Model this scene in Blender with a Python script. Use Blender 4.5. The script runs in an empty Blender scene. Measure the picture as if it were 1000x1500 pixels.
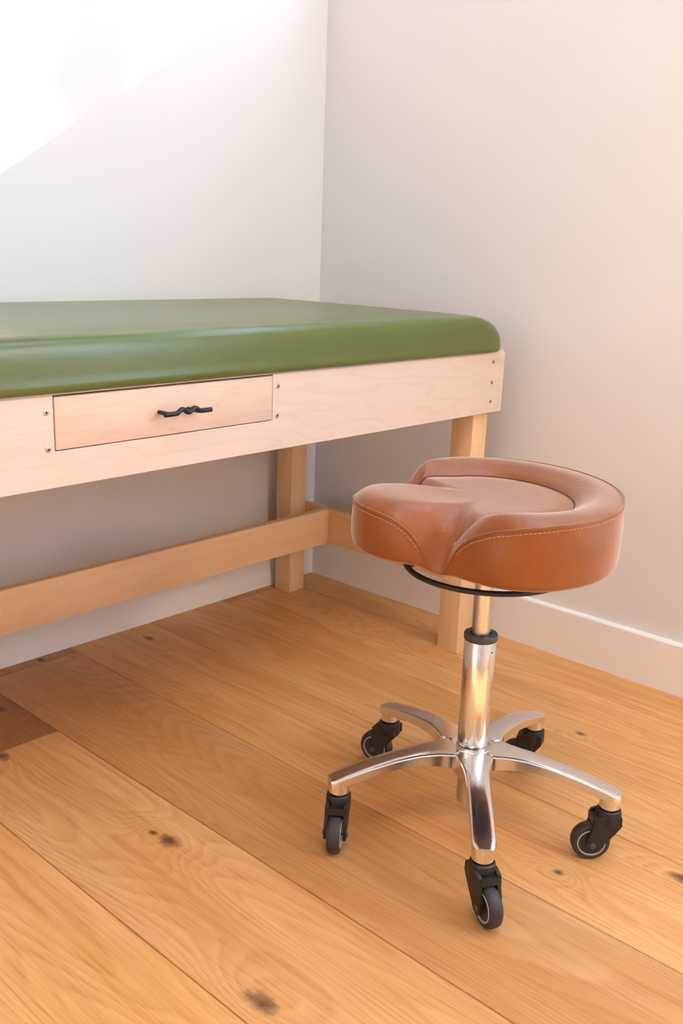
import bpy, bmesh, math, random
from mathutils import Vector, Matrix
random.seed(7)
PI = math.pi
scn = bpy.context.scene
COL = scn.collection

# ---------------------------------------------------------------- camera
cam_d = bpy.data.cameras.new('camera')
cam_d.sensor_fit = 'VERTICAL'; cam_d.sensor_height = 36.0
cam_d.lens = 1404.68 / 1500 * 36.0
cam_d.clip_start = 0.02
cam = bpy.data.objects.new('camera', cam_d); COL.objects.link(cam)
cam.matrix_world = Matrix(((0.67523, 0.17262, -0.71712, -1.86364),
                           (-0.73677, 0.20404, -0.64462, -1.77995),
                           (0.03505, 0.96362, 0.26495, 0.88),
                           (0, 0, 0, 1)))
scn.camera = cam

# ---------------------------------------------------------------- sky, sun, exposure
SKY_STRENGTH = 8.0
SUN_STRENGTH = 14.0
CEILING_FILL_STRENGTH = 13.0
WALL_FILL_STRENGTH = 34.0
scn.view_settings.view_transform = 'Standard'
scn.view_settings.look = 'None'
scn.view_settings.gamma = 1.0
scn.view_settings.use_curve_mapping = False
scn.view_settings.exposure = 0.11
world = bpy.data.worlds.new('sky'); scn.world = world
world.use_nodes = True
bg = world.node_tree.nodes['Background']
bg.inputs['Color'].default_value = (0.48, 0.71, 1.03, 1)
bg.inputs['Strength'].default_value = SKY_STRENGTH
SUN_DIR = Vector((-1.0, 0.4, -0.634)).normalized()
sun_d = bpy.data.lights.new('sun', 'SUN'); sun_d.energy = SUN_STRENGTH
sun_d.angle = math.radians(0.6); sun_d.color = (1.0, 0.95, 0.87)
sun = bpy.data.objects.new('sun', sun_d); COL.objects.link(sun)
sun.rotation_euler = SUN_DIR.to_track_quat('-Z', 'Y').to_euler()
sun.location = (6, -5, 6)
# room extents and window openings in the right wall (x = 0): (y0, y1, z0, z1)
RX0, RY0, RH = -3.0, -2.95, 2.60
WIN = [(-1.55, -0.085, 1.56, 1.97), (-2.88, -1.95, 0.35, 2.30)]
for (y0, y1, z0, z1) in WIN:                      # sky portals in the openings
    pd = bpy.data.lights.new('sky_portal', 'AREA'); pd.shape = 'RECTANGLE'
    pd.size = y1 - y0; pd.size_y = z1 - z0; pd.cycles.is_portal = True
    po = bpy.data.objects.new('sky_portal', pd); COL.objects.link(po)
    po.matrix_world = Matrix(((0, 0, 1, 0.06), (1, 0, 0, (y0+y1)/2), (0, 1, 0, (z0+z1)/2), (0, 0, 0, 1)))

SKYL = (-0.95, -0.04, -2.20, -0.85)               # skylight in the ceiling: x0, x1, y0, y1
pd = bpy.data.lights.new('sky_portal', 'AREA'); pd.shape = 'RECTANGLE'
pd.size = SKYL[1]-SKYL[0]; pd.size_y = SKYL[3]-SKYL[2]; pd.cycles.is_portal = True
po = bpy.data.objects.new('sky_portal', pd); COL.objects.link(po)
po.location = ((SKYL[0]+SKYL[1])/2, (SKYL[2]+SKYL[3])/2, RH+0.06)

# ---------------------------------------------------------------- helpers
def link(name, me, mat=None, parent=None, smooth=True):
    o = bpy.data.objects.new(name, me); COL.objects.link(o)
    if mat is not None and not me.materials: me.materials.append(mat)
    if parent is not None: o.parent = parent
    if smooth:
        for p in me.polygons: p.use_smooth = True
    return o
def from_bm(name, bm, mat, parent=None, smooth=False, auto=None):
    bmesh.ops.recalc_face_normals(bm, faces=bm.faces)
    me = bpy.data.meshes.new(name); bm.to_mesh(me); bm.free()
    o = link(name, me, mat, parent, smooth)
    if auto is not None:
        for p in me.polygons: p.use_smooth = True
        me.set_sharp_from_angle(angle=math.radians(auto))
    return o
def from_py(name, v, f, mat, parent=None, smooth=True, auto=None):
    bm = bmesh.new(); vs = [bm.verts.new(p) for p in v]
    for q in f:
        try: bm.faces.new([vs[i] for i in q])
        except ValueError: pass
    return from_bm(name, bm, mat, parent, smooth, auto)
def add_box(bm, x0, x1, y0, y1, z0, z1):
    r = bmesh.ops.create_cube(bm, size=1.0)
    for v in r['verts']:
        v.co = Vector(((x0+x1)/2 + v.co.x*(x1-x0), (y0+y1)/2 + v.co.y*(y1-y0), (z0+z1)/2 + v.co.z*(z1-z0)))
    return r['verts']
def box(name, b, mat, parent=None, bev=0.0, seg=2):
    bm = bmesh.new(); add_box(bm, *b)
    if bev: bmesh.ops.bevel(bm, geom=bm.edges[:], offset=bev, segments=seg, profile=0.5, affect='EDGES')
    return from_bm(name, bm, mat, parent, auto=40 if bev else None)
def lathe_data(prof, n=32, M=None):
    v, f = [], []
    for (r, z) in prof:
        for i in range(n):
            a = 2*PI*i/n; p = Vector((r*math.cos(a), r*math.sin(a), z)); v.append(M @ p if M else p)
    for k in range(len(prof)-1):
        for i in range(n): f.append((k*n+i, k*n+(i+1) % n, (k+1)*n+(i+1) % n, (k+1)*n+i))
    if prof[0][0] > 1e-6: f.append(tuple(range(n)))
    if prof[-1][0] > 1e-6: f.append(tuple((len(prof)-1)*n+i for i in range(n)))
    return v, f
def lathe(name, prof, mat, parent=None, n=32, M=None, auto=35):
    v, f = lathe_data(prof, n, M); return from_py(name, v, f, mat, parent, True, auto)
def tube_data(pts, r, n=8, closed=False, off=0):
    P = [Vector(p) for p in pts]; m = len(P); v, f = [], []
    t0 = (P[1]-P[0]).normalized()
    nrm = t0.orthogonal().normalized()
    for k in range(m):
        if closed: t = (P[(k+1) % m]-P[k-1]).normalized()
        else: t = (P[min(k+1, m-1)]-P[max(k-1, 0)]).normalized()
        nrm = (nrm - t*nrm.dot(t)).normalized(); b = t.cross(nrm)
        for i in range(n):
            a = 2*PI*i/n; v.append(P[k] + (nrm*math.cos(a)+b*math.sin(a))*r)
    for k in range(m if closed else m-1):
        k2 = (k+1) % m
        for i in range(n): f.append((off+k*n+i, off+k*n+(i+1) % n, off+k2*n+(i+1) % n, off+k2*n+i))
    if not closed:
        f.append(tuple(off+i for i in range(n))); f.append(tuple(off+(m-1)*n+i for i in range(n)))
    return v, f
def tube(name, pts, r, mat, parent=None, n=10, closed=False, auto=60):
    v, f = tube_data(pts, r, n, closed); return from_py(name, v, f, mat, parent, True, auto)
def thing(name, loc, label, cat, group=None):
    o = bpy.data.objects.new(name, None); COL.objects.link(o); o.location = loc
    o.empty_display_size = 0.1
    return tag(o, label, cat, group)
def tag(o, label, cat, group=None):
    o['label'] = label; o['category'] = cat
    if group: o['group'] = group
    return o
def struct(o): o['kind'] = 'structure'; return o
def lerp_tab(tab, x):
    if x <= tab[0][0]: return tab[0][1]
    for (a, b), (c, d) in zip(tab, tab[1:]):
        if x <= c:
            t = (x-a)/(c-a); t = t*t*(3-2*t) if False else t
            return b + (d-b)*t
    return tab[-1][1]
def sstep(a, b, x):
    t = max(0.0, min(1.0, (x-a)/(b-a))); return t*t*(3-2*t)

# ---------------------------------------------------------------- materials
class NT:
    def __init__(s, name):
        s.m = bpy.data.materials.new(name); s.m.use_nodes = True
        s.t = s.m.node_tree; s.b = s.t.nodes['Principled BSDF']
    def n(s, typ, **kw):
        nd = s.t.nodes.new(typ)
        for k, v in kw.items():
            if k.startswith('i_'): nd.inputs[int(k[2:])].default_value = v
            else: setattr(nd, k, v)
        return nd
    def l(s, a, b): s.t.links.new(a, b)
    def math(s, op, a, b=None, c=None):
        nd = s.n('ShaderNodeMath', operation=op)
        for i, q in enumerate((a, b, c)):
            if q is None: continue
            if isinstance(q, (int, float)): nd.inputs[i].default_value = q
            else: s.l(q, nd.inputs[i])
        return nd.outputs[0]
    def vmath(s, op, a, b=None):
        nd = s.n('ShaderNodeVectorMath', operation=op)
        for i, q in enumerate((a, b)):
            if q is None: continue
            if isinstance(q, (tuple, list)): nd.inputs[i].default_value = q
            else: s.l(q, nd.inputs[i])
        return nd.outputs['Value'] if op in ('LENGTH', 'DISTANCE', 'DOT_PRODUCT') else nd.outputs[0]
    def noise(s, vec, scale, detail=3, rough=0.5, dist=0.0):
        nd = s.n('ShaderNodeTexNoise'); nd.inputs['Scale'].default_value = scale
        nd.inputs['Detail'].default_value = detail; nd.inputs['Roughness'].default_value = rough
        nd.inputs['Distortion'].default_value = dist
        s.l(vec, nd.inputs['Vector']); return nd.outputs['Fac']
    def ramp(s, fac, stops):
        nd = s.n('ShaderNodeValToRGB'); e = nd.color_ramp.elements
        while len(e) < len(stops): e.new(0.5)
        for el, (p, c) in zip(e, stops):
            el.position = p; el.color = (*c, 1) if len(c) == 3 else c
        s.l(fac, nd.inputs[0]); return nd.outputs[0]
    def mix(s, fac, a, b, mode='MIX'):
        nd = s.n('ShaderNodeMix', data_type='RGBA', blend_type=mode)
        for k, q in ((0, fac), (6, a), (7, b)):
            if isinstance(q, (int, float)): nd.inputs[k].default_value = q
            elif isinstance(q, tuple): nd.inputs[k].default_value = (*q, 1) if len(q) == 3 else q
            else: s.l(q, nd.inputs[k])
        return nd.outputs[2]
    def bump(s, h, strength, dist):
        nd = s.n('ShaderNodeBump'); nd.inputs['Strength'].default_value = strength
        nd.inputs['Distance'].default_value = dist
        s.l(h, nd.inputs['Height']); s.l(nd.outputs[0], s.b.inputs['Normal'])
def srgb(r, g, b):
    return tuple(((c/255)/12.92 if c/255 <= 0.04045 else ((c/255+0.055)/1.055)**2.4) for c in (r, g, b))
def plain(name, col, rough=0.5, metal=0.0, spec=0.5):
    m = NT(name); m.b.inputs['Base Color'].default_value = (*col, 1)
    m.b.inputs['Roughness'].default_value = rough; m.b.inputs['Metallic'].default_value = metal
    m.b.inputs['Specular IOR Level'].default_value = spec
    return m

def m_wall(name, col, rough=0.85):
    m = plain(name, col, rough, spec=0.25)
    tc = m.n('ShaderNodeNewGeometry').outputs['Position']
    m.bump(m.noise(tc, 320, 3, 0.6), 0.06, 0.001)
    return m.m
M_wall = m_wall('warm_white_wall_paint', srgb(226, 221, 217))
M_ceil = m_wall('white_ceiling_paint', srgb(246, 243, 238))
M_base = m_wall('satin_white_trim_paint', srgb(243, 236, 228), 0.45)

def m_oak():
    m = NT('oiled_oak'); pos = m.n('ShaderNodeNewGeometry').outputs['Position']
    rnd = m.n('ShaderNodeObjectInfo').outputs['Random']
    off = m.n('ShaderNodeCombineXYZ'); m.l(m.math('MULTIPLY', rnd, 37.0), off.inputs[0])
    m.l(m.math('MULTIPLY', rnd, 91.0), off.inputs[1]); m.l(m.math('MULTIPLY', rnd, 53.0), off.inputs[2])
    P = m.vmath('ADD', pos, off.outputs[0])
    # slow field whose contour lines are the growth rings
    v = m.noise(m.vmath('MULTIPLY', P, (4.6, 0.55, 1.0)), 1.0, 2, 0.42, 0.12)
    field = m.math('MULTIPLY', v, 1.0)
    knots = [(245, 0.0, -1.079, -0.747, 0.016), (0, 0, -1.083, -0.712, 0.008), (0, 0, -1.202, -1.083, 0.018),
             (0, 0, -1.334, -0.612, 0.009), (0, 0, -1.132, -0.345, 0.013), (0, 0, -1.048, -0.18, 0.010),
             (0, 0, -0.63, -0.09, 0.012), (0, 0, -0.87, -0.03, 0.010), (0, 0, -0.60, -1.345, 0.014),
             (0, 0, -0.31, -1.02, 0.008), (0, 0, -0.72, -1.21, 0.007), (0, 0, -1.23, -0.50, 0.004)]
    dark = None
    nz = m.noise(pos, 45, 3, 0.6)
    for (_, _, kx, ky, r) in knots:
        d = m.vmath('LENGTH', m.vmath('MULTIPLY', m.vmath('SUBTRACT', pos, (kx, ky, 0.0)), (1.0, 0.62, 0.0)))
        g = m.math('POWER', 2.718, m.math('MULTIPLY', m.math('MULTIPLY', d, d), -1.0/(3.2*r)**2))
        field = m.math('ADD', field, m.math('MULTIPLY', g, 0.085))
        dd = m.math('ADD', d, m.math('MULTIPLY', m.math('SUBTRACT', nz, 0.5), r*1.2))
        k = m.math('SUBTRACT', 1.0, m.math('SMOOTH_MIN', m.math('DIVIDE', dd, r), 1.0, 0.2))
        k = m.math('MAXIMUM', k, 0.0)
        dark = k if dark is None else m.math('MAXIMUM', dark, k)
    rings = m.math('FRACT', m.math('MULTIPLY', field, 44.0))
    ringl = m.ramp(rings, [(0.0, (1, 1, 1)), (0.35, (0.55, 0.55, 0.55)), (0.8, (0.1, 0.1, 0.1)), (1.0, (0.9, 0.9, 0.9))])
    pores = m.noise(m.vmath('MULTIPLY', P, (420.0, 9.0, 1.0)), 1.0, 3, 0.6)
    porem = m.ramp(pores, [(0.48, (0, 0, 0)), (0.68, (1, 1, 1))])
    tone = m.noise(m.vmath('MULTIPLY', P, (11.0, 1.5, 1.0)), 1.0, 4, 0.62)
    c = m.ramp(tone, [(0.3, srgb(212, 152, 88)), (0.55, srgb(223, 167, 107)), (0.75, srgb(233, 182, 127))])
    c = m.mix(m.math('MULTIPLY', ringl, 0.24), c, srgb(176, 106, 46))
    c = m.mix(m.math('MULTIPLY', porem, m.math('MULTIPLY_ADD', ringl, 0.30, 0.12)), c, srgb(150, 84, 32))
    st = m.noise(m.vmath('MULTIPLY', P, (70.0, 2.0, 1.0)), 1.0, 3, 0.6)
    c = m.mix(m.ramp(st, [(0.52, (0, 0, 0)), (0.75, (0.42, 0.42, 0.42))]), c, srgb(182, 116, 58))
    fl = m.n('ShaderNodeTexVoronoi'); fl.inputs['Scale'].default_value = 1.0
    m.l(m.vmath('MULTIPLY', P, (26.0, 10.0, 1.0)), fl.inputs['Vector'])
    fk = m.math('MULTIPLY', m.ramp(fl.outputs['Distance'], [(0.0, (1, 1, 1)), (0.06, (0, 0, 0))]), m.ramp(m.noise(P, 3.0, 1), [(0.56, (0, 0, 0)), (0.62, (1, 1, 1))]))
    c = m.mix(m.math('MULTIPLY', fk, 0.7), c, srgb(96, 58, 30))
    # plank to plank shade
    pl = m.ramp(rnd, [(0.0, (0.80, 0.76, 0.72)), (0.3, (0.97, 0.96, 0.95)), (1.0, (1.07, 1.06, 1.05))])
    c = m.mix(1.0, c, pl, 'MULTIPLY')
    ci = m.n('ShaderNodeObjectInfo').outputs['Color']
    c = m.mix(1.0, c, ci, 'MULTIPLY')
    kd = m.ramp(dark, [(0.0, (0, 0, 0)), (0.35, (0.55, 0.55, 0.55)), (0.8, (1, 1, 1))])
    c = m.mix(m.math('MULTIPLY', kd, 0.85), c, srgb(72, 44, 26))
    m.l(c, m.b.inputs['Base Color'])
    m.b.inputs['Roughness'].default_value = 0.42; m.b.inputs['Specular IOR Level'].default_value = 0.4
    m.bump(m.math('MULTIPLY', porem, -1.0), 0.12, 0.001)
    return m.m
M_oak = m_oak()

def m_maple(name, axis, base=(214, 193, 176)):
    m = NT(name); tc = m.n('ShaderNodeNewGeometry').outputs['Position']
    rnd = m.n('ShaderNodeObjectInfo').outputs['Random']
    off = m.n('ShaderNodeCombineXYZ')
    for i, k in enumerate((31.0, 17.0, 23.0)): m.l(m.math('MULTIPLY', rnd, k), off.inputs[i])
    P = m.vmath('ADD', tc, off.outputs[0])
    s = [9.0, 9.0, 9.0]; s[axis] = 1.3; fs = [160.0, 160.0, 160.0]; fs[axis] = 7.0
    v = m.noise(m.vmath('MULTIPLY', P, tuple(s)), 1.0, 3, 0.5, 0.5)
    rings = m.math('FRACT', m.math('MULTIPLY', v, 11.0))
    rl = m.ramp(rings, [(0.0, (0.8, 0.8, 0.8)), (0.12, (0.15, 0.15, 0.15)), (0.75, (0, 0, 0)), (1, (0.8, 0.8, 0.8))])
    f = m.noise(m.vmath('MULTIPLY', P, tuple(fs)), 1.0, 3, 0.6)
    b = srgb(*base); d = srgb(base[0]-24, base[1]-40, base[2]-52)
    c = m.mix(m.math('MULTIPLY', rl, 0.30), b, d)
    c = m.mix(m.math('MULTIPLY', f, 0.35), c, srgb(base[0]+8, base[1]+10, base[2]+12))
    bl = m.noise(m.vmath('MULTIPLY', P, tuple(q*2.0 for q in s)), 1.0, 2)
    c = m.mix(m.ramp(bl, [(0.60, (0, 0, 0)), (0.78, (0.35, 0.35, 0.35))]), c, d)
    sp = m.n('ShaderNodeTexVoronoi'); sp.inputs['Scale'].default_value = 1.0
    ss = [55.0]*3; ss[axis] = 9.0
    m.l(m.vmath('MULTIPLY', P, tuple(ss)), sp.inputs['Vector'])
    fl = m.ramp(sp.outputs['Distance'], [(0.0, (1, 1, 1)), (0.07, (0, 0, 0))])
    gate = m.ramp(m.noise(P, 9.0, 1), [(0.55, (0, 0, 0)), (0.62, (1, 1, 1))])
    c = m.mix(m.math('MULTIPLY', m.math('MULTIPLY', fl, gate), 0.6), c, srgb(150, 96, 58))
    m.l(c, m.b.inputs['Base Color'])
    m.b.inputs['Roughness'].default_value = 0.45; m.b.inputs['Specular IOR Level'].default_value = 0.35
    return m.m
M_mapx = m_maple('maple_grain_along_x', 0)
M_mapy = m_maple('maple_grain_along_y', 1)
M_mapz = m_maple('maple_grain_along_z', 2, (232, 194, 150))
M_mapr = m_maple('maple_rail', 0, (236, 194, 150))
M_mapr2 = m_maple('maple_cross_rail', 1, (232, 190, 144))

def m_vinyl():
    m = plain('green_vinyl', srgb(86, 98, 42), 0.28, spec=0.6)
    p = m.n('ShaderNodeNewGeometry').outputs['Position']
    vo = m.n('ShaderNodeTexVoronoi'); vo.inputs['Scale'].default_value = 420
    m.l(p, vo.inputs['Vector'])
    h = m.math('ADD', vo.outputs['Distance'], m.math('MULTIPLY', m.noise(p, 160, 3), 0.6))
    m.bump(h, 0.09, 0.0008)
    return m.m
M_vinyl = m_vinyl()
def m_leather():
    m = plain('tan_leather', srgb(182, 108, 58), 0.42, spec=0.5)
    p = m.n('ShaderNodeTexCoord').outputs['Object']
    vo = m.n('ShaderNodeTexVoronoi'); vo.inputs['Scale'].default_value = 330
    m.l(m.vmath('ADD', p, m.vmath('MULTIPLY', m.n('ShaderNodeTexNoise').outputs['Color'], (0.002, 0.002, 0.002))), vo.inputs['Vector'])
    h = m.math('ADD', vo.outputs['Distance'], m.math('MULTIPLY', m.noise(p, 240, 3), 0.5))
    m.bump(h, 0.28, 0.001)
    c = m.ramp(m.noise(p, 18, 3), [(0.3, srgb(128, 65, 10)), (0.7, srgb(139, 73, 14))])
    m.l(c, m.b.inputs['Base Color'])
    m.b.inputs['Sheen Weight'].default_value = 0.85; m.b.inputs['Sheen Roughness'].default_value = 0.35; m.b.inputs['Sheen Tint'].default_value = (1.0, 0.88, 0.80, 1); m.b.inputs['Specular IOR Level'].default_value = 0.35; m.b.inputs['Coat Weight'].default_value = 0.2; m.b.inputs['Coat Roughness'].default_value = 0.30; m.b.inputs['Coat IOR'].default_value = 1.65
    return m.m
M_leather = m_leather()
M_seam = plain('dark_seam_thread', srgb(92, 48, 24), 0.7).m
M_stitch = plain('tan_thread', srgb(206, 150, 100), 0.7).m
def m_metal(name, col, rough, aniso=None):
    m = plain(name, col, rough, 1.0)
    p = m.n('ShaderNodeTexCoord').outputs['Object']
    r = m.math('MULTIPLY_ADD', m.noise(p, 60, 3), rough*0.5, rough*0.75)
    m.l(r, m.b.inputs['Roughness']); return m.m
M_alu = m_metal('polished_aluminium', (0.78, 0.78, 0.80), 0.17)
M_chrome = m_metal('chromed_steel', (0.78, 0.78, 0.79), 0.13)
M_rod = plain('brushed_steel_rod', (0.62, 0.60, 0.60), 0.30, 1.0).m
M_blackpl = plain('black_plastic', srgb(30, 27, 26), 0.45).m
M_darkgrey = plain('dark_grey_plastic', srgb(72, 66, 66), 0.5).m
M_rubber = plain('charcoal_rubber', srgb(50, 47, 48), 0.55).m
M_hubring = plain('pale_hub_ring', srgb(190, 182, 170), 0.4).m
M_bronze = plain('dark_bronze', srgb(54, 48, 52), 0.34, 0.8).m
M_screw = m_metal('steel_screw', (0.52, 0.46, 0.42), 0.35)
M_recess = plain('screw_recess', srgb(26, 22, 22), 0.6).m
M_drawerbox = plain('drawer_box_birch', srgb(150, 110, 76), 0.7).m  # birch of the drawer box behind the front

# ---------------------------------------------------------------- room shell
T = 0.15
floor = struct(box('floor', (RX0, 0, RY0, 0, -0.10, -0.012), plain('subfloor', srgb(52, 30, 16), 0.9).m))
def plank(x0, x1, y0, y1, tint=(1, 1, 1)):
    g = 0.0006
    bm = bmesh.new(); add_box(bm, x0+g, x1-g, y0+g, y1-g, -0.014, 0.0)
    top = [e for e in bm.edges if all(v.co.z > -0.001 for v in e.verts)]
    bmesh.ops.bevel(bm, geom=top, offset=0.0011, segments=1, affect='EDGES')
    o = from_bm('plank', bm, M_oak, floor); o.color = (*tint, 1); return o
PW = 0.2222
XS = []
x = -1.235 + 5*PW
while x > RX0 + 0.01: XS.append(x); x -= PW
XS = [0.0] + XS + [RX0]
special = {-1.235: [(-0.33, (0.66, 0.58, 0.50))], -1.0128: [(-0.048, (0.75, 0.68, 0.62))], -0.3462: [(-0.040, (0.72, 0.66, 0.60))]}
tints = {-1.457: (1.08, 1.09, 1.08), -1.235: (1.0, 1.0, 1.0), -1.0128: (0.97, 0.96, 0.95), -0.791: (1.0, 1.0, 1.0),
         -0.568: (0.98, 0.97, 0.95), -0.346: (1.0, 0.99, 0.97), -0.124: (0.98, 0.97, 0.95)}
for xa, xb in zip(XS, XS[1:]):
    cuts = []; first = (1, 1, 1); base = (1, 1, 1)
    for k, t in tints.items():
        if abs(k-xb) < 0.01: base = t
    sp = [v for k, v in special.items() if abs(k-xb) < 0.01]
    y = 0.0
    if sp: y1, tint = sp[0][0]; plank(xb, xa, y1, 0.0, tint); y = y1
    n = 0
    while y > RY0 + 0.001:
        L = random.uniform(1.9, 2.3) if (sp or n) else random.uniform(1.6, 2.2)
        y2 = max(RY0, y - L)
        if y2 - RY0 < 0.3: y2 = RY0
        plank(xb, xa, y2, y, base); y = y2; n += 1
        base = (random.uniform(0.93, 1.05),)*3

bm = bmesh.new()
add_box(bm, RX0-T, SKYL[0], RY0-T, T, RH, RH+0.12); add_box(bm, SKYL[1], T, RY0-T, T, RH, RH+0.12)
add_box(bm, SKYL[0], SKYL[1], RY0-T, SKYL[2], RH, RH+0.12); add_box(bm, SKYL[0], SKYL[1], SKYL[3], T, RH, RH+0.12)
struct(from_bm('ceiling', bm, M_ceil))
struct(box('wall_back', (RX0-T, T, 0.0, T, -0.1, RH), M_wall))
struct(box('wall_left', (RX0-T, RX0, RY0, 0.0, -0.1, RH), M_wall))
struct(box('wall_front', (RX0-T, T, RY0-T, RY0, -0.1, RH), M_wall))
bm = bmesh.new()
ys = [0.0] + [q for w in WIN for q in (w[1], w[0])] + [RY0]
for a, b in zip(ys[0::2], ys[1::2]): add_box(bm, 0, T, b, a, -0.1, RH)
for (y0, y1, za, zb) in WIN: add_box(bm, 0, T, y0, y1, -0.1, za); add_box(bm, 0, T, y0, y1, zb, RH)
struct(from_bm('wall_right', bm, M_wall))
m = NT('window_glass'); tr = m.n('ShaderNodeBsdfTransparent'); gl = m.n('ShaderNodeBsdfGlossy')
gl.inputs['Roughness'].default_value = 0.02
mx = m.n('ShaderNodeMixShader'); mx.inputs[0].default_value = 0.05
m.l(tr.outputs[0], mx.inputs[1]); m.l(gl.outputs[0], mx.inputs[2])
m.l(mx.outputs[0], m.t.nodes['Material Output'].inputs['Surface']); M_glass = m.m
for i, (y0, y1, za, zb) in enumerate(WIN):
    bm = bmesh.new(); w = 0.035
    add_box(bm, 0.07, 0.12, y0, y1, za, za+0.008); add_box(bm, 0.07, 0.12, y0, y1, zb-w, zb)
    add_box(bm, 0.07, 0.12, y0, y0+w, za+0.008, zb-w); add_box(bm, 0.07, 0.12, y1-w, y1, za+0.008, zb-w)
    fr = struct(from_bm('window_%d' % (i+1), bm, M_base))
    box('pane', (0.093, 0.097, y0+w, y1-w, za+0.008, zb-w), M_glass, fr)
bm = bmesh.new(); w = 0.04
add_box(bm, SKYL[0], SKYL[0]+w, SKYL[2], SKYL[3], RH+0.05, RH+0.12); add_box(bm, SKYL[1]-w, SKYL[1], SKYL[2], SKYL[3], RH+0.05, RH+0.12)
add_box(bm, SKYL[0]+w, SKYL[1]-w, SKYL[2], SKYL[2]+w, RH+0.05, RH+0.12); add_box(bm, SKYL[0]+w, SKYL[1]-w, SKYL[3]-w, SKYL[3], RH+0.05, RH+0.12)
fr = struct(from_bm('window_3', bm, M_base))
box('pane', (SKYL[0]+w, SKYL[1]-w, SKYL[2]+w, SKYL[3]-w, RH+0.09, RH+0.094), M_glass, fr)
def baseboard(name, a, b, axis, d):
    # profile: flat face with a small rounded top edge
    h, t = 0.1124, 0.015
    prof = [(0, 0), (t, 0), (t, h-0.004), (t-0.0015, h-0.001), (t-0.004, h), (0, h)]
    v, f = [], []
    for s in (a, b):
        for (q, z) in prof:
            v.append((s, d*q, z) if axis == 0 else (d*q, s, z))
    n = len(prof)
    for i in range(n): f.append((i, (i+1) % n, n+(i+1) % n, n+i))
    f += [tuple(range(n)), tuple(range(n, 2*n))]
    return struct(from_py(name, v, f, M_base, None, False))
baseboard('baseboard_back', RX0, -0.015, 0, -1)
baseboard('baseboard_right', RY0, 0.0, 1, -1)
o = baseboard('baseboard_left', RY0, 0.0, 1, 1); o.location.x = RX0
o = baseboard('baseboard_front', RX0+0.015, -0.015, 0, 1); o.location.y = RY0

# ---------------------------------------------------------------- treatment table
YF, YB = -0.652, -0.018           # outer faces of the long aprons
XR, XL = -0.106, -1.936           # outer faces of the end aprons
ZB, ZT = 0.5537, 0.6795
LW = 0.053
AT = 0.020
tbl = thing('treatment_table', ((XL+XR)/2, (YF+YB)/2, 0), 'pale maple treatment table with green vinyl top standing against the walls', 'table')
tbl_inv = Matrix.Translation(-Vector(tbl.location))
def tpart(o):
    o.data.transform(tbl_inv); o.parent = tbl; return o
DX0, DX1, DZ = -1.1853, -0.7877, 0.6053
# front apron: one board with a notch for the drawer
prof = [(XL, ZB), (XR, ZB), (XR, ZT), (DX1+0.0015, ZT), (DX1+0.0015, DZ-0.0015), (DX0-0.0015, DZ-0.0015), (DX0-0.0015, ZT), (XL, ZT)]
bm = bmesh.new()
fv = [bm.verts.new((px, YF, pz)) for px, pz in prof]; face = bm.faces.new(fv)
ext = bmesh.ops.extrude_face_region(bm, geom=[face])
for v in [g for g in ext['geom'] if isinstance(g, bmesh.types.BMVert)]: v.co.y += AT
bmesh.ops.recalc_face_normals(bm, faces=bm.faces)
bmesh.ops.bevel(bm, geom=[e for e in bm.edges if e.calc_length() > 0.01], offset=0.0009, segments=1, affect='EDGES')
tpart(from_bm('front_apron', bm, M_mapx))
tpart(box('back_apron', (XL, XR, YB-AT, YB, ZB, ZT), M_mapx, None, 0.001))
for xa in (XR-AT, XL): tpart(box('end_apron', (xa, xa+AT, YF+AT, YB-AT, ZB, ZT), M_mapy, None, 0.001))
legx = (XR-AT-LW, XL+AT); legy = (YF+AT, YB-AT-LW)
for lx in legx:
    for ly in legy: tpart(box('leg', (lx, lx+LW, ly, ly+LW+0.002, 0.0, ZT-0.005), M_mapz, None, 0.0012))
# lower rails: cross rails on the outside of the legs, long stretcher between them
S0, S1, SY = 0.1462, 0.2363, -0.1756
for xa in (XR-AT, XL): tpart(box('cross_rail', (xa, xa+AT, YF+AT, YB-AT, S0, S1), M_mapr2, None, 0.001))
tpart(box('stretcher', (XL+AT, XR-AT, SY, SY+AT, S0, S1), M_mapr, None, 0.001))
tpart(box('top_board', (XL+0.002, XR-0.002, YF+0.002, YB-0.002, ZT, ZT+0.004), M_mapx))
# drawer
dr = tpart(box('drawer', (DX0, DX1, YF-0.0005, YF+0.0185, DZ, ZT-0.0025), m_maple('maple_drawer_front', 0, (213, 185, 164)), None, 0.0012))
def tsub(o, par):
    o.data.transform(tbl_inv); o.parent = par; return o
bm = bmesh.new()
add_box(bm, DX0+0.015, DX1-0.015, YF+0.0185, YF+0.36, DZ+0.006, DZ+0.012)
add_box(bm, DX0+0.015, DX0+0.027, YF+0.0185, YF+0.36, DZ+0.012, ZT-0.012)
add_box(bm, DX1-0.027, DX1-0.015, YF+0.0185, YF+0.36, DZ+0.012, ZT-0.012)
add_box(bm, DX0+0.027, DX1-0.027, YF+0.348, YF+0.36, DZ+0.012, ZT-0.012)
tsub(from_bm('drawer_box', bm, M_drawerbox), dr)
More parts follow.
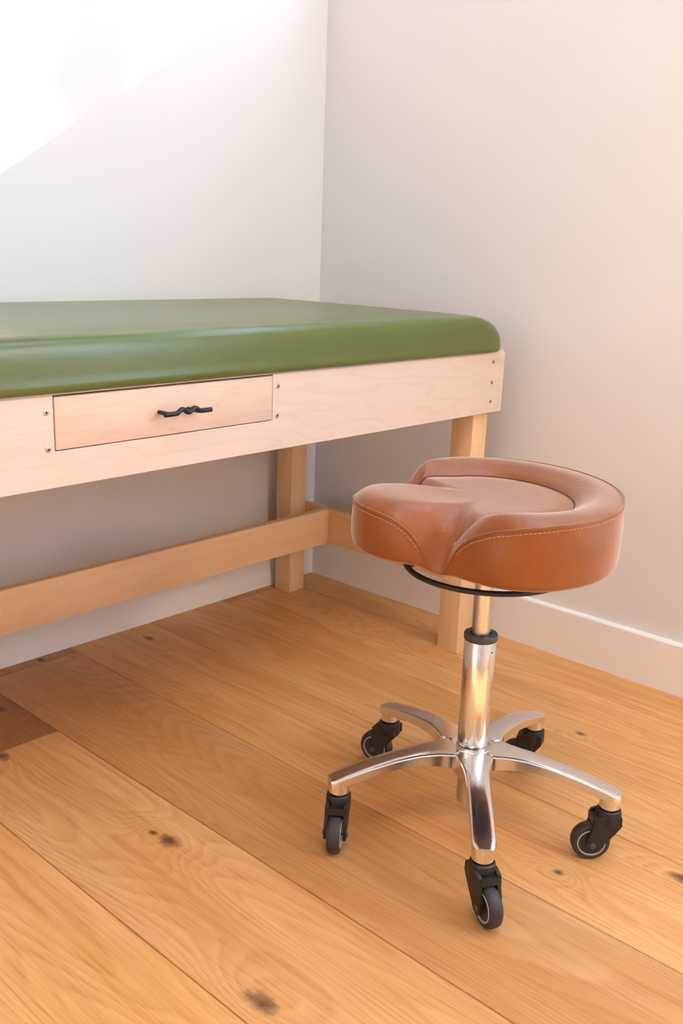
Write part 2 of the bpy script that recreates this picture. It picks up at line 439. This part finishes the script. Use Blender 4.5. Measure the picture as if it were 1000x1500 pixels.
# wavy bronze pull on two posts
HX0, HX1, HZ, HY = -1.024, -0.938, 0.6405, YF-0.026
pts = []
for k in range(61):
    u = k/60; xx = HX0 + (HX1-HX0)*u
    dz = 0.0026*(1-math.cos(2*PI*(u-0.235)/0.27)) if 0.235 < u < 0.775 else 0.0
    pts.append((xx, HY, HZ + dz))
v, f = tube_data(pts, 0.0038, 12)
hd = tsub(from_py('handle', v, f, M_bronze, None, True, 60), dr)
hd['label'] = 'wavy dark bronze drawer pull'
for px in (HX0+0.009, HX1-0.024):
    v, f = tube_data([(px, YF+0.002, HZ), (px, YF-0.012, HZ), (px, HY, HZ)], 0.0032, 10)
    tsub(from_py('handle_post', v, f, M_bronze, None, True, 60), dr)
# screws
def screw(x, z, a):
    v, f = lathe_data([(0.0, 0.0), (0.0040, 0.0), (0.0043, -0.0003), (0.0037, -0.0008), (0.0022, -0.0010), (0.0, -0.0011)], 16)
    R = Matrix.Translation((x, YF, z)) @ Matrix.Rotation(-PI/2, 4, 'X')
    R = Matrix.Translation((x, YF-0.0002, z)) @ Matrix(((1, 0, 0, 0), (0, 0, 1, 0), (0, 1, 0, 0), (0, 0, 0, 1)))
    o = from_py('screw', [R @ p for p in v], f, M_screw, None, True, 30)
    tpart(o)
    bm = bmesh.new()
    for s in (0, 1):
        vs = add_box(bm, -0.0022, 0.0022, -0.0003, 0.0005, -0.0005, 0.0005)
        for q in vs: q.co = Matrix.Rotation(a+s*PI/2, 4, 'Y') @ q.co
    for q in bm.verts: q.co = q.co + Vector((x, YF-0.0013, z))
    tsub(from_bm('cross_recess', bm, M_recess), o)
for (sx, sz) in ((-1.198, 0.658), (-1.197, 0.608), (-0.775, 0.660), (-0.776, 0.611), (-0.150, 0.662), (-0.150, 0.618), (-0.150, 0.578)):
    screw(sx, sz, random.uniform(0, PI))

# upholstered top: rounded box swept inwards ring by ring
def mattress():
    x0, x1, y0, y1 = XL-0.006, XR+0.006, YF-0.006, YB+0.004
    zb, zt = ZT+0.002, 0.7575
    def outline(ins, iy, rc, n=10, nx=72, ny=28):
        a0, a1, b0, b1 = x0+ins, x1-ins, y0+iy, y1-iy
        r = max(0.004, rc-iy*0.6); P = []
        def arc(cx, cy, s):
            for i in range(n+1): a = s+PI/2*i/n; P.append((cx+r*math.cos(a), cy+r*math.sin(a)))
        def seg(p, q, k):
            for i in range(1, k): P.append((p[0]+(q[0]-p[0])*i/k, p[1]+(q[1]-p[1])*i/k))
        arc(a1-r, b1-r, 0); seg((a1-r, b1), (a0+r, b1), nx)
        arc(a0+r, b1-r, PI/2); seg((a0, b1-r), (a0, b0+r), ny)
        arc(a0+r, b0+r, PI); seg((a0+r, b0), (a1-r, b0), nx)
        arc(a1-r, b0+r, 3*PI/2); seg((a1, b0+r), (a1, b1-r), ny)
        return P
    rings = [(0.010, zb), (0.003, zb+0.0005), (0.0005, zb+0.004)]
    for z in (0.008, 0.013): rings.append((-0.0008, zb+z))
    H0 = 0.018; RW, RWY, RH_ = 0.115, 0.032, zt-zb-H0
    for i in range(0, 15):
        a = PI/2*i/14
        rings.append((RW*(1-math.cos(a))**0.9, zb+H0+RH_*math.sin(a), RWY*(1-math.cos(a))**2.4))
    rings += [(0.125, zt+0.0010), (0.14, zt+0.0028), (0.17, zt+0.0040), (0.23, zt+0.0048), (0.29, zt+0.0050)]
    v, f = [], []
    for rg in rings:
        ins, z = rg[0], rg[1]; iy = rg[2] if len(rg) > 2 else (ins if ins < 0.02 else ins-0.083)
        O = outline(max(ins, -0.002), max(iy, -0.002), 0.052)
        for (px, py) in O:
            dz = 0.0; dy = 0.0
            if z < zb+0.032 and z > zb+0.002 and py < y0+0.02 and px > x1-0.20:      # gathers near the corner
                k = sstep(x1-0.20, x1-0.12, px)*(1-sstep(x1-0.06, x1-0.03, px))
                dy = 0.0011*k*math.sin(px*2*PI/0.017)*math.sin((z-zb)/0.034*PI)
            v.append((px, py+dy, z+dz))
    n = len(outline(0.0, 0.0, 0.052))
    for k in range(len(rings)-1):
        for i in range(n): f.append((k*n+i, k*n+(i+1) % n, (k+1)*n+(i+1) % n, (k+1)*n+i))
    f.append(tuple((len(rings)-1)*n+i for i in range(n))); f.append(tuple(range(n)))
    return v, f
v, f = mattress()
pad = tpart(from_py('padded_top', v, f, M_vinyl, None, True, 60))
pad['label'] = 'moss green vinyl padded top'

# ---------------------------------------------------------------- stool
SX, SYC = -0.7164, -1.0402
st = thing('rolling_stool', (SX, SYC, 0), 'tan leather saddle stool on polished five-arm caster base', 'stool')
ARM_A = [math.radians(219.8 - 72*k) for k in range(5)]
AR = 0.2137
# five-star base: one casting, arms with fillets between them
def base_mesh():
    zt_tab = [(0.0, 0.1440), (0.05, 0.1440), (0.09, 0.1425), (0.13, 0.1370), (0.17, 0.1285), (0.205, 0.1190), (0.232, 0.1105)]
    th_tab = [(0.0, 0.030), (0.05, 0.025), (0.09, 0.0195), (0.15, 0.0170), (0.232, 0.0175)]
    hw_tab = [(0.0, 0.0190), (0.06, 0.0178), (0.12, 0.0165), (0.232, 0.0165)]
    RE = 0.2285; v, f = [], []
    # outline of a star in polar strips: for each arm, left and right edge rails
    def fil(r):      # fillet widening near the hub
        return 0.024*math.exp(-((r-0.026)/0.020)) if r > 0.026 else 0.024
    RS = [0.030, 0.034, 0.039, 0.045, 0.052, 0.062, 0.075, 0.09, 0.11, 0.13, 0.15, 0.17, 0.19, 0.205, 0.216, 0.2235, RE]
    bm = bmesh.new()
    for A in ARM_A:
        R = Matrix.Rotation(A, 4, 'Z'); rows = []
        for r in RS:
            hw = lerp_tab(hw_tab, r) + fil(r)
            hw = min(hw, r*math.tan(PI/5)*0.999)
            if r > 0.216: hw -= 0.0045*((r-0.216)/(RE-0.216))**2
            zt, th = lerp_tab(zt_tab, r), lerp_tab(th_tab, r)
            c = 0.0028
            sec = [(-hw+0.004, zt-th), (-hw, zt-th+0.003), (-hw, zt-c), (-hw+c*0.35, zt-c*0.35), (-hw+c, zt), (-hw*0.45, zt+0.0003), (0, zt+0.0004), (hw*0.45, zt+0.0003), (hw-c, zt), (hw-c*0.35, zt-c*0.35),
                   (hw, zt-c), (hw, zt-th+0.003), (hw-0.004, zt-th)]
            rows.append([bm.verts.new(R @ Vector((r, y, z))) for (y, z) in sec])
        for a, b in zip(rows, rows[1:]):
            n = len(a)
            for i in range(n): bm.faces.new((a[i], a[(i+1) % n], b[(i+1) % n], b[i]))
        bm.faces.new(rows[-1]); bm.faces.new(rows[0])
    return bm
base = from_bm('star_base', base_mesh(), M_alu, st, auto=26)
lathe('hub', [(0.0, 0.092), (0.024, 0.092), (0.030, 0.100), (0.0345, 0.108), (0.0345, 0.1400), (0.0330, 0.1448), (0.0250, 0.1452), (0.0246, 0.1450), (0.0, 0.1450)], M_alu, base, 48)
lathe('gas_cylinder', [(0.0, 0.045), (0.016, 0.045), (0.0190, 0.048), (0.0190, 0.095), (0.0, 0.095)], M_rod, st, 32)
lathe('column_sleeve', [(0.0, 0.1452), (0.0232, 0.1452), (0.0236, 0.1460), (0.0236, 0.160), (0.0242, 0.318), (0.0236, 0.3195), (0.0, 0.3195)], M_chrome, st, 48)
ps = [p for p in st.children if p.name == 'column_sleeve'][0]
ha = math.radians(262)
lathe('vent_hole', [(0.0, 0.0), (0.0016, 0.0), (0.0012, 0.0004), (0.0, 0.0004)], M_recess, ps, 10,
      Matrix.Rotation(ha, 4, 'Z') @ Matrix.Translation((0.02405, 0, 0.305)) @ Matrix.Rotation(PI/2, 4, 'Y'))
col = lathe('collar', [(0.0, 0.3195), (0.0250, 0.3195), (0.0256, 0.321), (0.0256, 0.3275), (0.0248, 0.329), (0.0165, 0.329), (0.0160, 0.3270), (0.0, 0.3270)], M_darkgrey, st, 48)
for k in range(4):
    a = math.radians(40+90*k)
    lathe('collar_hole', [(0.0, 0.3290), (0.0013, 0.3290), (0.0011, 0.3293), (0.0, 0.3293)], M_recess, col, 8, Matrix.Translation((0.0205*math.cos(a), 0.0205*math.sin(a), 0)))
lathe('piston_rod', [(0.0, 0.325), (0.0140, 0.325), (0.0140, 0.452), (0.0, 0.452)], M_rod, st, 32)
# release ring with spokes and the mount plate under the cushion
ring = tube('release_ring', [(0.119*math.cos(2*PI*i/64), 0.119*math.sin(2*PI*i/64), 0.435) for i in range(64)], 0.0042, M_blackpl, st, 10, True)
for k in range(3):
    a = math.radians(20+120*k)
    tube('ring_spoke', [(0.022*math.cos(a), 0.022*math.sin(a), 0.452), (0.07*math.cos(a), 0.07*math.sin(a), 0.450), (0.119*math.cos(a), 0.119*math.sin(a), 0.435)], 0.0028, M_blackpl, ring, 8)
lathe('mount_plate', [(0.0, 0.446), (0.026, 0.446), (0.030, 0.454), (0.085, 0.457), (0.085, 0.466), (0.0, 0.466)], M_blackpl, st, 32)

# cushion
PH = math.radians(145.0)
RT = [(0, .203), (9, .201), (17, .192), (25, .177), (33, .162), (40, .1535), (46, .1525), (53, .157), (61, .168), (71, .184), (82, .194), (95, .199), (110, .198), (125, .193), (145, .184), (165, .179), (180, .178)]
ZE = [(0, .5390), (10, .5385), (18, .5355), (24, .529), (29, .518), (33, .503), (36, .486), (38.5, .472), (40, .466), (46, .464), (48, .472), (51, .493), (55, .511), (61, .526), (70, .540), (82, .549), (95, .554), (120, .5575), (150, .559), (180, .559)]
def smooth_tab(tab, x, w=3.5):
    return sum(lerp_tab(tab, abs(((x+d+180) % 360)-180))*g for d, g in ((-w, .25), (0, .5), (w, .25)))
def seat_R(t): return smooth_tab(RT, t, 6.0)
def seat_ZE(t): return smooth_tab(ZE, t, 2.0)
def zbot(t): return smooth_tab([(0, .4710), (28, .4690), (42, .4640), (52, .4630), (95, .4630), (135, .4640), (180, .4660)], t)
def seat_rin(at): return 0.645 + 0.24*(1-sstep(46, 88, at))
def seat_inner(r, t):
    """upper surface before the rounding towards the edge"""
    at = abs(((t+180) % 360)-180); R = seat_R(t); q = r/R
    z = 0.5430 + 0.004*q*q
    z += 0.0085*math.exp(-(at/30.0)**2)*sstep(0.30, 0.80, q)
    rim = sstep(41, 53, at)
    rin = seat_rin(at)*R
    z += rim*(0.0040*sstep(rin-0.001, rin+0.003, r) + 0.0115*sstep(rin, rin+0.036, r) - 0.0035*sstep(rin-0.03, rin, r)*(1-sstep(rin, rin+0.01, r)))
    return z
def seat_top(r, t):
    at = abs(((t+180) % 360)-180); R = seat_R(t); q = r/R
    w = math.exp(-((at-43)/16.0)**2)
    f0 = 0.86 - 0.06*math.exp(-(at/22.0)**2) - 0.50*w
    pe = 2.2 + 1.3*math.exp(-(at/22.0)**2)
    z1 = seat_inner(R, t); u = sstep(0.82, 1.0, q)
    ze = seat_ZE(t)*u + smooth_tab(ZE, t, 14.0)*(1-u)
    k = max(0.0, (q-f0)/(1-f0))**pe
    return seat_inner(r, t) - (z1-ze)*k
def seat_pt(r, t, z):
    a = PH + math.radians(t); return Vector((r*math.cos(a), r*math.sin(a), z))
def seat_side(t, z):
    """radius of the side wall at height z"""
    R = seat_R(t); ze = seat_ZE(t); ZBOT = zbot(t); h = max(ze-ZBOT, 1e-4); u = (z-ZBOT)/h
    b = 0.0030*math.sin(max(0, min(1, u))*PI)*min(1, h/0.05)
    lo = 0.010; d = max(0.0, (ZBOT+lo-z)/lo)
    return R + b - lo*(1-math.sqrt(max(0.0, 1-d*d)))*min(1, h/0.03)*0.9
def build_seat():
    N = 240; qs = [0.0]; v, f = [], []
    qs = [0.06, 0.14, 0.24, 0.34, 0.42, 0.48, 0.53, 0.57, 0.60, 0.613, 0.622, 0.632, 0.642, 0.655, 0.675, 0.70, 0.73, 0.76, 0.80, 0.84, 0.88, 0.91, 0.94, 0.965, 0.985, 0.995]
    us = [1.0, 0.97, 0.9, 0.8, 0.65, 0.5, 0.35, 0.24, 0.16, 0.11, 0.07, 0.035, 0.012, 0.0]
    v.append(seat_pt(0, 0, seat_inner(0, 180)))
    rows = 0
    for q in qs:
        for i in range(N):
            t = 360.0*i/N; k = seat_rin(abs(((t+180) % 360)-180))
            qq = q*k/0.645 if q <= 0.645 else k+(q-0.645)/(1-0.645)*(1-k)
            r = qq*seat_R(t); v.append(seat_pt(r, t, seat_top(r, t)))
        rows += 1
    for u in us:
        for i in range(N):
            t = 360.0*i/N; ze = seat_ZE(t); z = zbot(t) + u*(ze-zbot(t)); v.append(seat_pt(seat_side(t, z), t, z))
        rows += 1
    for q in (0.80, 0.45):
        for i in range(N):
            t = 360.0*i/N; v.append(seat_pt(q*seat_R(t), t, zbot(t)-0.001))
        rows += 1
    for i in range(N): f.append((0, 1+i, 1+(i+1) % N))
    for k in range(rows-1):
        for i in range(N): f.append((1+k*N+i, 1+k*N+(i+1) % N, 1+(k+1)*N+(i+1) % N, 1+(k+1)*N+i))
    f.append(tuple(1+(rows-1)*N+i for i in range(N)))
    return v, f
v, f = build_seat()
cush = from_py('seat_cushion', v, f, M_leather, st, True, 75)
cush['label'] = 'tan pebbled leather cushion with raised rim'
def edge_path(ts, drop=0.0, out=0.0):
    P = []
    for t in ts:
        z = max(seat_ZE(t)-drop, zbot(t)+0.002)
        P.append(seat_pt(seat_side(t, z)+out, t, z))
    return P
def frange(a, b, n): return [a+(b-a)*i/(n-1) for i in range(n)]
tube('piping', edge_path(frange(47.3, 312.7, 220), 0.0, 0.0003), 0.0017, M_leather, cush, 8)
tube('piping', edge_path(frange(-39.0, 39.0, 90), 0.0, 0.0003), 0.0017, M_leather, cush, 8)
def stitches(name, path, ln, gap, r, mat):
    v, f = [], []; acc = [0.0]
    for a, b in zip(path, path[1:]): acc.append(acc[-1]+(b-a).length)
    def at(s):
        for k in range(len(path)-1):
            if acc[k+1] >= s:
                u = (s-acc[k])/max(1e-9, acc[k+1]-acc[k]); return path[k].lerp(path[k+1], u)
        return path[-1]
    s = 0.002
    while s+ln < acc[-1]:
        vv, ff = tube_data([at(s), at(s+ln/2), at(s+ln)], r, 5, False, len(v)); v += vv; f += ff
        s += ln+gap
    o = from_py(name, v, f, mat, cush, True); o['kind'] = 'stuff'; return o
stitches('stitching', edge_path(frange(53, 307, 240), 0.0062, 0.0004), 0.0042, 0.0016, 0.00055, M_stitch)
stitches('stitching', edge_path(frange(-34.5, 34.5, 90), 0.0062, 0.0004), 0.0042, 0.0016, 0.00055, M_stitch)
pin = []
for t in frange(50, 310, 180):
    r = (seat_rin(abs(((t+180) % 360)-180))-0.001)*seat_R(t); pin.append(seat_pt(r, t, seat_top(r, t)+0.0002))
tube('inner_seam', pin, 0.0011, M_seam, cush, 6)

# casters
def wheel_axis(M):  # maps the lathe axis z to the caster's y
    return M @ Matrix(((1, 0, 0, 0), (0, 0, 1, 0), (0, -1, 0, 0), (0, 0, 0, 1)))
def caster(A, trail_deg):
    bx, by = AR*math.cos(A), AR*math.sin(A)
    M = Matrix.Translation((bx, by, 0)) @ Matrix.Rotation(math.radians(trail_deg), 4, 'Z')   # local +x = trail
    TR, WR, WW = 0.023, 0.0295, 0.0095
    # fork: collar around the stem, bridge, two cheeks reaching down to the axle
    bm = bmesh.new()
    v, f = lathe_data([(0.0100, 0.060), (0.0165, 0.060), (0.0190, 0.064), (0.0190, 0.079), (0.0178, 0.084), (0.0160, 0.0855), (0.0135, 0.0845), (0.0130, 0.080), (0.0, 0.080)], 24)
    vs = [bm.verts.new(p) for p in v]
    for q in f:
        try: bm.faces.new([vs[i] for i in q])
        except ValueError: pass
    for s in (-1, 1):
        pr = [(-0.0165, 0.078), (-0.0175, 0.064), (-0.008, 0.050), (0.008, 0.030), (0.014, 0.0215), (0.0215, 0.0185), (0.0290, 0.0215), (0.0315, 0.0285), (0.0300, 0.043), (0.0255, 0.056), (0.0250, 0.066), (0.0230, 0.074), (0.012, 0.079)]
        y0, y1 = s*0.0118, s*0.0170
        a = [bm.verts.new((px, y0, pz)) for px, pz in pr]; b = [bm.verts.new((px, y1, pz)) for px, pz in pr]
        bm.faces.new(a); bm.faces.new(b)
        for i in range(len(pr)): bm.faces.new((a[i], a[(i+1) % len(pr)], b[(i+1) % len(pr)], b[i]))
    vs = add_box(bm, -0.013, 0.0262, -0.0150, 0.0150, 0.0615, 0.0720)
    fk = from_bm('caster_fork', bm, M_blackpl, st, auto=35)
    fk.data.transform(M)
    W = wheel_axis(M @ Matrix.Translation((TR, 0, WR)))
    lathe('wheel', [(0.0, -0.0070), (0.0195, -0.0070), (0.0205, -WW), (0.0262, -WW), (0.0282, -WW*0.82), (WR, -WW*0.45), (WR, WW*0.45), (0.0282, WW*0.82), (0.0262, WW), (0.0205, WW), (0.0195, 0.0070), (0.0, 0.0070)], M_rubber, fk, 40, W)
    for s in (-1, 1):
        rp = [(0.0195, s*0.0075), (0.0197, s*0.0103), (0.0211, s*0.0103), (0.0213, s*0.0085)]
        v, f = [], []
        n = 40
        for (r, z) in rp:
            for i in range(n): v.append(W @ Vector((r*math.cos(2*PI*i/n), r*math.sin(2*PI*i/n), z)))
        for k in range(4):
            k2 = (k+1) % 4
            for i in range(n): f.append((k*n+i, k*n+(i+1) % n, k2*n+(i+1) % n, k2*n+i))
        from_py('hub_ring', v, f, M_hubring, fk, True, 40)
        lathe('axle_bolt', [(0.0, s*0.0060), (0.0048, s*0.0165), (0.0048, s*0.0182), (0.0036, s*0.0192), (0.0, s*0.0194)], M_darkgrey, fk, 14, W)
    lathe('stem', [(0.0, 0.080), (0.0125, 0.080), (0.0125, 0.0885), (0.0155, 0.0890), (0.0155, 0.1080), (0.0, 0.1080)], M_alu, fk, 24, M)
for A, td in zip(ARM_A, (243.0, 214.0, 103.0, 112.0, 131.0)): caster(A, td)

# ---------------------------------------------------------------- fill lamp added at the ceiling (out of frame, lights the room warmly)
lamp = thing('ceiling_fill_lamp', (-1.75, -1.75, RH), 'added warm fill lamp shaped as a round flush ceiling fixture', 'lamp')
lathe('fill_lamp_rim', [(0.0, -0.001), (0.33, -0.001), (0.34, -0.02), (0.335, -0.06), (0.315, -0.06), (0.31, -0.03), (0.0, -0.03)], M_hubring, lamp, 48)
m = plain('fill_lamp_diffuser', (0.9, 0.9, 0.9), 0.5)
m.b.inputs['Emission Color'].default_value = (0.98, 0.86, 0.70, 1); m.b.inputs['Emission Strength'].default_value = CEILING_FILL_STRENGTH
lathe('diffuser', [(0.0, -0.05), (0.312, -0.05), (0.312, -0.056), (0.25, -0.075), (0.0, -0.085)], m.m, lamp, 48)

# unseen fill lamp added on the front wall for warm low light
wl = thing('wall_fill_lamp', (-0.45, RY0, 1.15), 'added warm fill lamp shaped as a tall frosted wall fixture', 'lamp')
box('backplate', (-0.07, 0.07, 0.0, 0.02, -0.06, 0.66), M_hubring, wl, 0.004)
for zz in (0.03, 0.57): box('arm', (-0.012, 0.012, 0.018, 0.06, zz-0.008, zz+0.008), M_hubring, wl)
m2 = plain('fill_lamp_glass', (0.9, 0.9, 0.9), 0.5)
m2.b.inputs['Emission Color'].default_value = (0.97, 0.87, 0.74, 1); m2.b.inputs['Emission Strength'].default_value = WALL_FILL_STRENGTH
lathe('fill_lamp_shade', [(0.0, 0.0), (0.060, 0.0), (0.072, 0.012), (0.072, 0.588), (0.060, 0.60), (0.0, 0.60)], m2.m, wl, 32, Matrix.Translation((0, 0.125, 0)))

# ---------------------------------------------------------------- tree outside the high window (dapples the sun)
def m_leaf():
    m = plain('leaf', srgb(70, 104, 44), 0.5); m.b.inputs['Transmission Weight'].default_value = 0.0; return m.m
M_leaf = m_leaf(); M_bark = plain('bark', srgb(92, 74, 58), 0.9).m
def wall_to_out(wx, wz, t):
    return Vector((wx, 0, wz)) - Vector((-1.0, 0.4, -0.634))*t
tree = thing('garden_tree', (4.2, -3.8, -0.3), 'leafy garden tree outside the high window', 'tree')
base_t = wall_to_out(-0.66, 1.40, 4.6)
tree.location = (base_t.x, base_t.y, -0.1)
tube('trunk', [(0, 0, 0), (0.02, 0.01, 1.5), (0.0, 0.0, 3.0), (0.01, 0.0, base_t.z+0.9)], 0.045, M_bark, tree, 10)
lv, lf = [], []
def leaf(c, s):
    R = Matrix.Rotation(random.uniform(0, 2*PI), 3, 'Z') @ Matrix.Rotation(random.uniform(0, PI), 3, 'X')
    o = len(lv)
    for p in ((-1, 0, 0), (0, -.45, .1), (1, 0, 0), (0, .45, .1)): lv.append(c + R @ (Vector(p)*s))
    lf.append((o, o+1, o+2, o+3))
for (wx, wz, sw, sh, n) in ((-0.655, 1.45, 0.055, 0.24, 900), (-0.66, 1.20, 0.07, 0.09, 420), (-0.76, 1.16, 0.04, 0.05, 60), (-0.64, 1.75, 0.11, 0.16, 500), (-1.15, 1.30, 0.10, 0.30, 500)):
    for k in range(n):
        c = wall_to_out(wx + random.gauss(0, sw*0.55), wz + random.gauss(0, sh*0.5), 4.6 + random.uniform(-0.25, 0.25))
        leaf(c - Vector(tree.location), random.uniform(0.018, 0.032))
fo = from_py('foliage', lv, lf, M_leaf, tree, False); fo['kind'] = 'stuff'
box('ground', (-12, 16, -16, 12, -0.25, -0.1001), plain('garden_ground', srgb(120, 112, 96), 0.9).m)
struct(bpy.data.objects['ground'])
